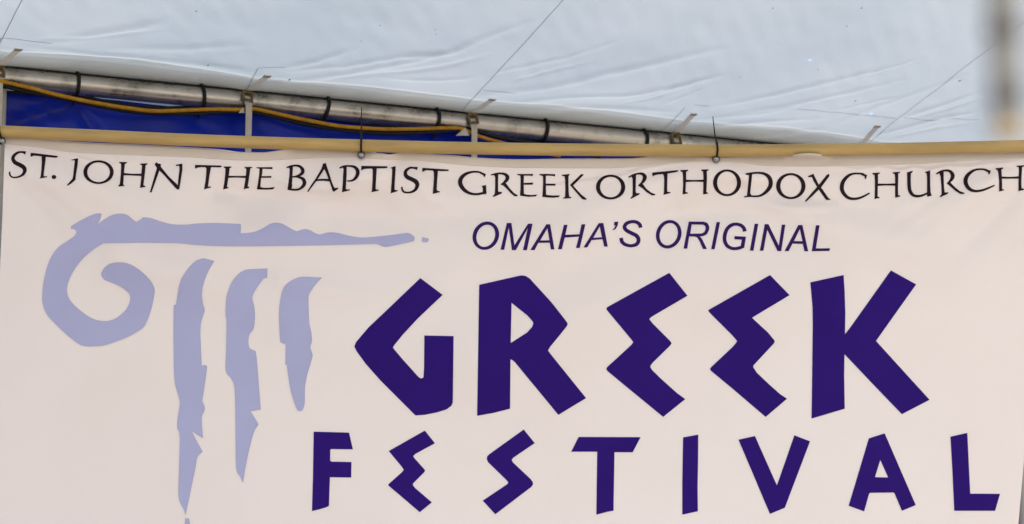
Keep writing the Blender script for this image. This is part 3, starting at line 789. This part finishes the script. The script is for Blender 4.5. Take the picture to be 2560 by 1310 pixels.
K = 5.3333
A = Fr(0, 340, K); B = Fr(460, 360, K); C = Fr(900, 360, K); D = Fr(1340, 360, K); E = Fr(1760, 360, K); G = Fr(2080, 360, K)
LINE1 = [
 [A.S([(340,225,36),(292,213,18),(237,221,24),(187,261,34),(173,305,40),(200,352,46),(258,382,48),(308,412,50),(330,447,46),(320,492,34),(282,530,22),(216,552,14),(162,547,14),(133,520,16),(128,478,13)])],
 [A.P([(412,226),(470,233),(765,268),(765,283),(735,286),(620,275),(500,262),(445,259),(420,272),(408,268)]), A.P([(556,264),(610,270),(600,350),(585,460),(578,525),(590,541),(625,535),(622,545),(530,566),(545,540),(555,450),(560,350)])],
 [A.O((692,746,522,571),(718,720,546,548))],
 [A.P([(950,318),(1030,300),(1040,302),(1030,400),(1012,500),(1002,585),(950,630),(900,662),(895,655),(935,610),(970,570),(980,520),(990,420),(1000,330),(985,318),(960,323)])],
 [A.O((1115,1512,327,636),(1160,1468,347,617))],
 [A.P([(1590,348),(1692,350),(1690,358),(1662,372),(1655,430),(1645,560),(1640,650),(1655,655),(1655,663),(1580,672),(1582,662),(1600,640),(1612,520),(1618,400),(1615,367),(1593,358)]),
  A.P([(1872,370),(1965,366),(1962,376),(1938,386),(1930,480),(1915,600),(1910,660),(1935,668),(1935,676),(1865,690),(1875,660),(1885,560),(1892,450),(1898,392),(1875,380)]), A.S([(1645,508,26),(1720,512,17),(1800,516,19),(1895,517,27)])],
 [A.P([(2095,420),(2125,452),(2020,747),(1998,752)]), A.P([(2065,375),(2085,352),(2103,368),(2143,375),(2140,410),(2250,545),(2385,672),(2386,706),(2368,712),(2340,690),(2200,530),(2110,440),(2092,420),(2075,395)]),
  A.P([(2348,385),(2430,370),(2428,450),(2407,590),(2388,705),(2368,700),(2382,560),(2395,460),(2395,405),(2385,394),(2350,397)])],
 [B.P([(150,280),(498,290),(498,303),(470,308),(350,306),(220,305),(175,313),(152,326),(148,318)]), B.P([(285,300),(358,302),(340,400),(325,510),(318,563),(330,571),(360,567),(355,577),(268,603),(275,580),(290,490),(300,380),(301,330)])],
 [B.P([(530,302),(630,302),(630,310),(606,318),(598,390),(580,510),(570,570),(580,578),(592,577),(590,586),(520,606),(530,580),(545,480),(555,370),(555,325),(533,310)]),
  B.P([(810,308),(905,308),(905,316),(881,325),(872,400),(855,510),(845,568),(868,575),(866,584),(798,601),(805,575),(822,470),(832,370),(832,330),(812,317)]), B.S([(580,438,22),(700,437,15),(835,440,23)])],
 [B.P([(968,312),(1178,311),(1178,332),(1150,330),(1046,328),(1038,400),(1030,432),(1165,428),(1158,447),(1026,449),(1015,575),(1060,588),(1130,588),(1205,577),(1200,590),(1180,603),(1090,606),(975,603),(975,595),(990,520),(1003,420),(1010,340),(1005,325),(970,320)])],
 [B.P([(1400,305),(1450,298),(1442,420),(1437,560),(1432,595),(1383,610),(1383,600),(1395,520),(1408,420),(1412,340)]),
  B.S([(1370,315,10),(1420,297,17),(1490,287,19),(1545,300,28),(1580,340,40),(1580,380,38),(1540,415,26),(1480,435,15),(1430,438,12)]), B.S([(1435,436,11),(1510,438,17),(1580,462,34),(1606,512,44),(1588,560,36),(1540,600,22),(1480,611,19),(1390,602,17)])],
 [B.P([(1855,270),(1888,258),(1896,280),(1868,332),(1790,452),(1722,545),(1655,638),(1645,632),(1700,545),(1762,458),(1835,330)]), B.P([(1850,265),(1888,256),(1925,370),(1965,500),(1995,573),(2010,590),(2055,584),(2050,597),(2000,635),(1985,625),(1950,520),(1905,400),(1868,320)]), B.S([(1735,500,11),(1785,481,17),(1860,477,21),(1945,482,29)])],
 [B.P([(2115,305),(2166,292),(2165,420),(2158,540),(2155,598),(2170,611),(2210,606),(2208,616),(2105,643),(2110,632),(2120,520),(2125,400),(2130,330)]), B.S([(2075,320,12),(2130,298,19),(2200,292,17),(2270,305,28),(2310,345,42),(2316,395,42),(2290,450,34),(2240,488,19),(2178,492,11)])],
 [C.P([(20,293),(365,299),(362,316),(330,320),(225,322),(90,325),(45,332),(22,350),(18,342)]), C.P([(157,318),(222,318),(215,420),(208,530),(205,597),(218,611),(245,609),(243,620),(152,643),(162,620),(168,530),(172,420),(172,345)])],
 [C.P([(412,315),(465,298),(473,302),(468,400),(460,520),(458,603),(470,619),(502,617),(500,626),(408,657),(415,640),(422,540),(430,420),(432,335),(420,322)])],
 [C.S([(764,325,36),(720,319,19),(665,318,22),(615,355,34),(605,400,42),(630,440,48),(690,470,48),(742,500,52),(764,540,48),(745,600,34),(700,635,24),(640,648,17),(585,638,19),(562,605,17),(558,573,14)])],
 [C.P([(835,320),(1178,343),(1178,357),(1090,359),(960,350),(880,346),(850,360),(836,372),(832,345)]), C.P([(970,348),(1038,352),(1030,440),(1022,540),(1020,610),(1035,629),(1062,631),(1060,640),(970,663),(975,645),(982,560),(988,450),(986,375)])],
 [C.S([(1625,388,15),(1580,373,18),(1500,372,20),(1420,395,30),(1360,440,44),(1335,500,50),(1350,560,48),(1400,620,40),(1470,658,28),(1550,669,24),(1630,656,24),(1665,645,22)]), C.P([(1590,368),(1675,400),(1665,435),(1652,437),(1648,415),(1605,392)]), C.P([(1625,560),(1678,548),(1680,600),(1685,662),(1640,668),(1640,600),(1635,575)])],
 [C.P([(1785,405),(1842,393),(1838,500),(1838,600),(1842,640),(1890,641),(1885,658),(1780,703),(1770,700),(1800,665),(1805,560),(1805,440)]), C.S([(1748,412,10),(1820,397,19),(1880,392,19),(1935,405,30),(1965,440,46),(1955,480,38),(1920,515,23),(1883,541,13)]), C.P([(1878,538),(1915,512),(1940,520),(1990,590),(2050,655),(2102,684),(2095,694),(2060,694),(2010,650),(1950,585),(1905,547)])],
 [C.P([(2098,402),(2305,401),(2300,426),(2270,419),(2183,419),(2180,521),(2308,516),(2300,539),(2181,541),(2182,665),(2220,678),(2290,683),(2365,675),(2340,696),(2250,701),(2135,687),(2142,600),(2145,470),(2140,420),(2103,412)])],
 [D.P([(45,402),(130,401),(255,405),(250,430),(220,421),(130,420),(129,530),(260,533),(255,553),(130,551),(131,675),(150,684),(230,690),(318,687),(300,706),(230,713),(150,709),(86,703),(95,600),(98,480),(95,427),(52,412)])],
 [D.P([(345,412),(445,402),(445,410),(431,425),(429,520),(433,640),(440,703),(468,709),(466,718),(365,727),(368,718),(390,705),(395,600),(392,490),(385,430),(350,422)]), D.P([(456,546),(600,408),(632,403),(628,415),(507,537),(480,562)]), D.P([(455,548),(482,543),(540,610),(600,675),(675,733),(665,741),(620,733),(560,667),(500,597)])],
 [D.O((803,1187,412,736),(851,1139,433,714))],
 [D.P([(1272,425),(1332,403),(1328,520),(1325,620),(1335,658),(1382,657),(1375,672),(1270,726),(1260,721),(1290,690),(1292,580),(1290,460)]), D.S([(1236,443,10),(1300,412,19),(1365,395,19),(1420,400,30),(1450,435,46),(1440,480,40),(1410,520,23),(1368,557,13)]), D.P([(1366,555),(1405,523),(1425,540),(1470,600),(1530,648),(1590,672),(1580,683),(1545,681),(1480,642),(1420,587)])],
 [D.P([(1552,383),(1890,351),(1895,362),(1860,373),(1750,391),(1620,404),(1575,416),(1560,431),(1553,412)]), D.P([(1686,392),(1752,385),(1748,490),(1746,590),(1749,638),(1792,644),(1788,652),(1702,676),(1708,655),(1712,560),(1712,460),(1705,417)])],
 [D.P([(1925,350),(2025,345),(2025,355),(1999,370),(1999,460),(1993,580),(1991,643),(2022,649),(2020,658),(1955,671),(1960,640),(1965,540),(1962,420),(1955,374),(1930,364)]), D.P([(2205,342),(2298,339),(2297,348),(2273,362),(2276,450),(2271,580),(2269,643),(2290,651),(2290,660),(2230,671),(2232,640),(2235,540),(2235,420),(2230,367),(2208,354)]), D.S([(1990,492,25),(2110,491,15),(2238,491,25)])],
 [E.O((124,491,342,693),(172,443,363,671))],
 [E.P([(556,397),(642,393),(630,500),(618,600),(613,655),(630,683),(540,709),(535,702),(575,690),(585,600),(598,480),(602,412),(560,407)]), E.S([(556,399,10),(640,389,19),(720,384,19),(800,395,28),(865,440,44),(890,510,50),(875,580,46),(820,645,34),(750,688,22),(680,697,17),(610,695,15),(538,704,10)])],
 [E.O((964,1351,391,731),(1015,1302,413,710))],
 [E.P([(1390,430),(1458,399),(1470,430),(1520,530),(1600,640),(1650,714),(1690,742),(1635,744),(1610,717),(1528,600),(1463,490),(1440,437),(1395,440)]), E.P([(1665,399),(1670,426),(1562,572),(1452,682),(1360,767),(1350,759),(1430,665),(1518,565),(1638,415)])],
 [E.S([(2130,402,17),(2080,394,17),(2000,395,19),(1930,420,30),(1862,490,42),(1837,570,48),(1852,640,44),(1900,700,36),(1960,728,29),(2040,728,25),(2120,702,20),(2206,655,12)]), E.P([(2090,386),(2172,415),(2160,460),(2145,463),(2145,432),(2095,408)])],
 [G.P([(540,388),(638,382),(636,392),(611,402),(611,500),(606,620),(606,704),(632,709),(630,716),(568,733),(572,700),(575,600),(575,490),(570,412),(545,402)]), G.P([(812,380),(905,373),(903,382),(881,392),(879,480),(876,600),(881,684),(908,689),(905,697),(846,715),(845,690),(845,580),(845,460),(840,402),(815,392)]), G.S([(600,543,25),(720,541,17),(850,540,25)])],
 [G.S([(1028,384,46),(1026,450,42),(1029,560,40),(1042,630,40),(1085,683,32),(1150,695,27),(1220,680,21),(1285,648,17)]), G.P([(998,382),(1075,359),(1070,376),(1045,394),(1008,400)]), G.P([(1240,375),(1307,354),(1305,420),(1306,540),(1311,640),(1327,687),(1273,701),(1270,680),(1272,560),(1270,440),(1265,392)])],
 [G.P([(1427,377),(1487,358),(1486,460),(1491,580),(1501,648),(1552,647),(1545,660),(1445,706),(1437,701),(1465,670),(1460,560),(1450,430)]), G.S([(1393,398,12),(1450,367,19),(1520,352,19),(1575,365,30),(1608,410,44),(1605,450,42),(1575,495,25),(1538,527,13)]), G.P([(1533,525),(1570,508),(1600,540),(1640,580),(1700,630),(1767,652),(1755,663),(1715,663),(1650,624),(1585,567)])],
 [G.S([(2070,349,17),(2010,336,17),(1930,340,19),(1860,370,30),(1802,425,44),(1780,490,50),(1797,555,46),(1842,605,38),(1910,627,27),(1990,620,23),(2080,590,19),(2167,551,10)]), G.P([(2030,331),(2115,357),(2100,401),(2088,400),(2084,374),(2035,352)])],
 [G.P([(2182,325),(2280,315),(2280,326),(2256,340),(2261,420),(2266,540),(2266,604),(2290,607),(2288,616),(2230,633),(2232,600),(2232,500),(2220,380),(2210,347),(2186,336)]), G.P([(2462,292),(2572,284),(2572,292),(2532,305),(2526,400),(2521,520),(2526,590),(2562,601),(2557,609),(2488,626),(2490,600),(2490,480),(2495,360),(2492,307),(2466,302)]), G.S([(2255,448,23),(2380,450,17),(2495,446,25)])],
]
H1 = Fr(1160, 530, K); H2 = Fr(1620, 530, K)
LINE2 = [
 [H1.O((115,467,128,503),(163,418,168,467),.10,.14)],
 [H1.P([(488,502),(572,147),(632,147),(672,445),(855,157),(913,157),(838,508),(788,508),(850,215),(690,508),(640,508),(597,205),(535,502)])],
 [H1.P([(885,507),(1098,165),(1148,165),(1205,498),(1160,498),(1143,408),(990,410),(940,507)], [(1015,380),(1140,378),(1112,215)])],
 [H1.P([(1255,495),(1333,172),(1380,172),(1350,305),(1540,298),(1568,165),(1617,165),(1543,478),(1495,478),(1533,327),(1343,340),(1303,495)])],
 [H1.P([(1594,472),(1797,150),(1857,147),(1916,460),(1870,460),(1848,362),(1700,374),(1643,470)], [(1722,345),(1840,337),(1810,190)])],
 [H1.P([(2005,132),(2057,130),(2047,180),(2022,225),(1988,241),(1982,236),(2005,215),(2022,178),(2000,178)])],
 [H1.S([(2353,208,47),(2345,170,45),(2302,136,42),(2240,128,40),(2172,150,44),(2140,198,46),(2165,243,46),(2230,280,46),(2300,317,48),(2328,370,48),(2303,428,44),(2230,450,38),(2152,434,42),(2108,398,46),(2094,346,46)])],
 [H2.O((107,446,108,485),(153,400,146,446),.09,.13)],
 [H2.P([(475,487),(545,128),(740,130),(790,145),(815,190),(812,240),(785,295),(735,320),(690,325),(720,360),(785,492),(735,492),(690,390),(655,335),(620,325),(548,325),(522,487)], [(562,290),(720,287),(755,265),(770,220),(765,185),(735,167),(582,165)])],
 [H2.P([(843,495),(915,135),(960,135),(888,495)])],
 [H2.S([(1291,258,47),(1276,212,45),(1235,176,42),(1175,161,38),(1110,176,43),(1055,226,45),(1026,300,46),(1022,375,46),(1050,443,44),(1105,480,40),(1165,488,38),(1230,475,39),(1272,458,34)]), H2.P([(1157,322),(1305,330),(1282,478),(1235,470),(1252,368),(1151,362)])],
 [H2.P([(1360,515),(1423,158),(1470,158),(1405,515)])],
 [H2.P([(1493,515),(1558,163),(1605,163),(1745,450),(1785,170),(1830,170),(1775,520),(1728,520),(1590,235),(1538,515)])],
 [H2.P([(1823,520),(2005,175),(2058,175),(2135,522),(2088,522),(2065,424),(1925,421),(1875,520)], [(1945,388),(2060,390),(2025,225)])],
 [H2.P([(2185,522),(2240,178),(2287,178),(2237,486),(2425,485),(2420,517)])],
]
K1 = Fr(860, 660, 3.275); K2 = Fr(1480, 660, 3.275); K3 = Fr(1980, 660, 3.276)
LINE3 = [
 [K1.P([(625,115),(808,253),(600,450),(480,580),(415,660),(400,683),(412,700),(480,780),(610,925),(630,938),(650,930),(655,860),(658,585),(897,590),(892,1080),(890,1135),(880,1160),(840,1190),(760,1215),(660,1235),(585,1240),(300,955),(180,820),(100,710),(85,675),(98,640),(200,520),(400,330)])],
 [K1.P([(1107,170),(1430,97),(1455,93),(1485,97),(1520,118),(1700,315),(1825,475),(1832,492),(1825,508),(1760,590),(1690,675),(1670,708),(1690,735),(1982,1098),(1755,1235),(1400,805),(1380,787),(1363,780),(1360,1185),(1220,1220),(1090,1243)], [(1372,318),(1500,420),(1545,470),(1550,488),(1540,515),(1500,560),(1365,647)])],
 [K2.P([(633,72),(782,260),(500,425),(478,440),(470,452),(500,490),(640,630),(652,648),(640,668),(500,805),(480,830),(478,843),(490,865),(560,935),(700,1060),(764,1106),(583,1252),(300,1020),(125,875),(117,858),(125,843),(320,665),(338,640),(320,615),(120,375),(118,360),(130,350)])],
 [K2.P([(1458,90),(1618,255),(1310,440),(1440,560),(1490,620),(1497,636),(1485,655),(1350,800),(1322,830),(1320,845),(1350,890),(1450,985),(1540,1065),(1597,1103),(1422,1252),(1150,1020),(975,875),(966,858),(978,842),(1150,680),(1180,645),(1188,630),(1150,585),(960,395),(951,380),(965,370)])],
 [K3.P([(150,150),(423,90),(432,240),(437,400),(434,575),(470,530),(810,52),(1017,167),(688,630),(1127,1112),(900,1230),(640,960),(430,738),(427,900),(432,1185),(160,1266),(165,900),(170,500),(168,350)])],
]
F1 = Fr(760, 1050, 4.129); F2 = Fr(1380, 1050, 4.129); F3 = Fr(1940, 1050, 4.129)
LINE4 = [
 [F1.P([(100,120),(465,130),(505,303),(280,300),(271,308),(270,420),(285,430),(490,433),(487,594),(268,590),(262,750),(258,885),(240,897),(160,922),(82,940),(92,600)])],
 [F1.P([(1240,113),(1250,113),(1352,240),(1150,350),(1132,366),(1128,378),(1145,400),(1240,505),(1250,522),(1240,540),(1140,640),(1124,658),(1126,675),(1150,705),(1320,850),(1195,952),(1000,785),(875,680),(868,668),(880,655),(1010,540),(1030,515),(1015,490),(875,320)])],
 [F1.P([(2268,98),(2382,238),(2160,390),(2143,412),(2160,440),(2340,610),(2362,640),(2365,665),(2345,692),(2150,840),(1975,973),(1845,832),(2090,668),(2105,655),(2107,640),(2080,610),(1900,435),(1887,405),(1890,378),(1910,355)])],
 [F2.P([(275,175),(915,177),(833,333),(645,332),(635,935),(560,950),(458,978),(463,600),(467,327),(198,327)])],
 [F2.P([(1353,180),(1510,150),(1508,400),(1503,700),(1506,942),(1345,977),(1345,650)])],
 [F2.P([(1925,203),(2095,165),(2322,675),(2502,157),(2664,220),(2404,905),(2250,970)])],
 [F3.P([(958,190),(1122,137),(1443,878),(1300,937),(1225,760),(1215,748),(970,752),(960,765),(910,943),(750,885)], [(1077,412),(1158,593),(1022,590)])],
 [F3.P([(1801,172),(1975,133),(2005,760),(2313,762),(2262,937),(1840,937),(1820,500)])],
]
L1 = Fr(80, 520, 3.54); L2 = Fr(480, 520, 4.0); L3 = Fr(400, 620, 3.852); L4 = Fr(400, 880, 3.0457)
def sm(pts):
    """round the smooth runs of an outline, keep the sharp corners"""
    Pn = np.array(pts); n = len(Pn); out = []
    d = np.roll(Pn, -1, 0) - Pn
    ang = np.arctan2(d[:, 1], d[:, 0])
    turn = np.abs((ang - np.roll(ang, 1) + math.pi) % (2 * math.pi) - math.pi)
    sharp = turn > .75
    for k in range(n):
        p0, p1, p2, p3 = Pn[k - 1], Pn[k], Pn[(k + 1) % n], Pn[(k + 2) % n]
        if sharp[k]: p0 = p1 - (p2 - p1)
        if sharp[(k + 1) % n]: p3 = p2 + (p2 - p1)
        for q in (0, .25, .5, .75):
            out.append(tuple(.5 * (2 * p1 + (p2 - p0) * q + (2 * p0 - 5 * p1 + 4 * p2 - p3) * q * q + (3 * p1 - p0 - 3 * p2 + p3) * q ** 3)))
    return out
SCROLL = L1.p([(345,160),(440,105),(530,62),(590,47),(617,55),(605,95),(582,140),(640,100),(710,62),(780,50),(840,60),(885,95),(910,115),(930,122),(950,108),(985,82),(1050,90),(1150,122),(1250,145),(1370,147)]) \
 + L2.p([(5,159),(100,153),(250,150),(485,160),(490,190),(485,252),(550,250),(640,233),(720,195),(790,155),(850,147),(910,160),(970,195),(1040,230),(1080,222),(1130,212),(1180,222),(1240,255),(1285,263),(1340,248),(1400,243),(1470,252),(1560,275),(1680,295),(1800,290),(1950,275),(2080,258),(2150,250),(2185,258),(2225,290),(2225,320),(2200,335),(2050,368),(1950,388),(1910,385),(1870,368),(1830,360),(1700,362),(1400,370),(1000,378),(600,383),(400,383),(200,378),(0,366)]) \
 + L1.p([(1300,312),(1000,307),(800,310),(650,312),(610,325),(520,385),(430,470),(360,570),(320,660),(310,730),(325,795),(370,855),(450,925),(540,980),(620,1000),(690,995),(760,965),(830,900),(865,830),(865,770),(830,730),(770,690),(690,655),(640,635),(612,595),(620,560),(650,520),(700,490),(780,480),(860,495),(940,540),(1010,600),(1060,660),(1085,720),(1080,780),(1060,880),(1030,970),(990,1050),(930,1095),(850,1140),(750,1180),(640,1215),(540,1225),(460,1222),(400,1195),(300,1115),(200,1020),(130,940),(100,870),(90,800),(95,700),(110,610),(140,500),(180,415),(230,350),(300,300),(360,260),(390,225),(390,200),(370,187),(345,187)])
FLUTE1 = L3.p([(410,100),(450,105),(523,125),(470,215),(430,310),(408,400),(405,470),(415,540),(430,600),(415,650),(395,720),(388,820),(395,980),(402,1135),(435,1125),(455,1142)]) \
 + L4.p([(345,220),(325,355),(320,365),(340,420),(335,455),(320,490),(320,560),(328,658),(290,635),(240,600),(265,650),(325,758),(285,800),(270,880),(235,1050),(195,1243),(180,1200),(142,1105),(145,900),(150,640),(132,580),(135,500),(150,400),(145,350),(120,270),(108,180)]) \
 + L3.p([(130,950),(130,700),(133,548),(155,545),(170,440),(195,320),(240,240),(290,175),(345,125)])
FLUTE2 = L3.p([(860,205),(1035,197),(1032,287),(1000,292),(940,370),(900,440),(890,490),(905,550),(915,640),(910,730),(895,790),(865,825),(852,880),(855,940),(870,970),(920,992),(935,1100)]) \
 + L4.p([(767,438),(690,452),(745,540),(748,555),(720,600),(700,660),(660,830),(632,997),(610,950),(580,880),(575,600),(572,400),(565,260),(540,200)]) \
 + L3.p([(633,1185),(635,1000),(640,720),(632,650),(633,550),(645,450),(690,330),(745,260),(800,220)])
FLUTE3 = L3.p([(1380,277),(1560,285),(1500,350),(1440,440),(1430,500),(1432,600),(1440,730),(1460,830),(1463,900),(1450,940),(1450,970),(1465,1010),(1467,1050),(1430,1180)]) \
 + L4.p([(1120,180),(1105,260),(1103,350),(1100,400),(1085,445),(1065,452),(1045,440),(1020,380),(990,270),(965,98),(955,95)]) \
 + L3.p([(1210,930),(1165,910),(1155,880),(1145,650),(1155,520),(1175,420),(1215,350),(1290,300)])
for gl in LINE1: add_shape('black_letter', gl, M_ink, 4, .65)
for gl in LINE2: add_shape('slogan_letter', gl, M_slogan, 8, .3)
for gl in LINE3: add_shape('large_letter', gl, M_purple, 10)
for gl in LINE4: add_shape('festival_letter', gl, M_purple, 10)
add_shape('emblem_scroll', [(sm(SCROLL), [])], M_lav, 10)
add_shape('emblem_dot', [L2.P([(2300,292),(2370,308),(2365,325),(2350,342),(2298,338)])], M_lav)
for o_ in (FLUTE1, FLUTE2, FLUTE3): add_shape('emblem_flute', [(sm(o_), [])], M_lav, 10)
add_shape('emblem_dot', [L4.P([(190,1265),(220,1267),(234,1330),(188,1330)])], M_lav)

# ------------------------------------------------------------------ black cords with chrome balls
def sphere(name, r, mat, parent, c=(0, 0, 0)):
    bm = bmesh.new(); bmesh.ops.create_uvsphere(bm, u_segments=32, v_segments=20, radius=r)
    me = bpy.data.meshes.new(name); bm.to_mesh(me); bm.free()
    me.polygons.foreach_set('use_smooth', [True] * len(me.polygons))
    me.materials.append(mat)
    o = bpy.data.objects.new(name, me); COL.objects.link(o); o.parent = parent; o.location = c
    return o
BALLS = [((5, 352), [(4, 349), (1, 338), (-3, 324), (-5, 312)], 'black cord with chrome ball at the left corner of the banner', None),
         ((903, 388), [(903, 380), (902.5, 365), (903, 349)], 'black cord with a chrome ball above the letters A and P of BAPTIST', [(903, 347), (903.2, 325), (903.6, 300), (904, 268)]),
         ((1790, 398.5), [(1792, 390), (1794, 376), (1793, 361)], 'black cord with chrome ball above ORTHODOX, thin tail leaning left', [(1792, 358), (1788, 340), (1785, 318), (1782, 291)])]
for (bx, by), cord, lab, tl in BALLS:
    c = on_y(np.array([float(bx)]), np.array([float(by)]), -.020)[0]
    o = empty('ball_cord', c)
    sphere('chrome_ball', .0104, M_chrome, o)
    # cord: from the ball up over the front of the pole, round its top and back down behind the banner
    q = np.array(cord, float)
    pc = on_y(np.array([q[-1, 0]]), np.array([float(pole_y(q[-1, 0]))]), -.022)[0]
    fr = on_y(q[:, 0], q[:, 1], -.0415)
    fr[0] = on_y(np.array([q[0, 0]]), np.array([by - 6.]), -.026)[0]
    rb = PRAD + .0028
    back = np.array([pc + np.array([0, -math.cos(a) * rb, math.sin(a) * rb]) for a in np.radians([60, 90, 120, 150, 180, 205])])
    path = catmull(np.concatenate([fr, back]), 6)
    V_, F_ = tube_data(path - c, .0026, 8); m_ = mesh('cord_loop', V_, F_, M_black); m_.parent = o
    if tl:
        tq = catmull(tl, 5); tp = on_y(tq[:, 0], tq[:, 1], -.043)
        V_, F_ = tube_data(tp - c, np.linspace(.0024, .0010, len(tp)), 8); m_ = mesh('cord_tail', V_, F_, M_black); m_.parent = o
        kn = tp[0]
        V_, F_ = box_data(kn - c, np.array([1., 0, 0]), np.array([0, 1., 0]), np.array([0, 0, 1.]), .0032, .003, .0038)
        m_ = mesh('cord_knot', V_, F_, M_black, None, False); m_.parent = o
        b_ = m_.modifiers.new('bevel', 'BEVEL'); b_.width = .001; b_.segments = 2
    tag(o, lab, 'ball cord', 'cords with chrome balls along the banner top')

# ------------------------------------------------------------------ grey pole hanging close to the camera, out of focus
dz = 0.9
hp = at_depth(np.array([2497., 2500, 2507, 2514, 2519]), np.array([-400., -200, 60, 200, 318]), np.full(5, dz))
hp = np.concatenate([[hp[0] + np.array([-.03, -.01, 2.0])], hp])
hq = np.concatenate([hp[:1], catmull(hp[1:], 8)])
hung = empty('hanging_pole', hp[-1])
V_, F_ = tube_data(hq - hp[-1], np.interp(np.linspace(0, 1, len(hq)), [0, .95, 1], [.0058, .0058, .0056]), 20)
m_ = mesh('shaft', V_, F_, M_hang); m_.parent = hung
tp_ = at_depth(np.array([2519., 2519, 2519.5, 2520]), np.array([312., 330, 345, 352]), np.full(4, dz))
V_, F_ = tube_data(tp_ - hp[-1], [.0064, .0064, .0058, .0034], 20)
m_ = mesh('tip', V_, F_, M_hangtip); m_.parent = hung
for yy in (70, 235):
    q_ = at_depth(np.array([2503., 2505, 2506, 2507]), np.array([yy - 26., yy - 18, yy + 18, yy + 26]), np.full(4, dz))
    q_ = q_ + np.array([(np.interp(yy, [60, 200, 318], [2507, 2514, 2519]) - 2505) / FPX * dz, 0, 0])
    V_, F_ = tube_data(q_ - hp[-1], [.0059, .0067, .0067, .0059], 20)
    m_ = mesh('collar', V_, F_, M_collar); m_.parent = hung
tag(hung, 'blurred grey hanging pole with a tan tip, close to the camera at the upper right', 'pole')
bpy.context.view_layer.update()
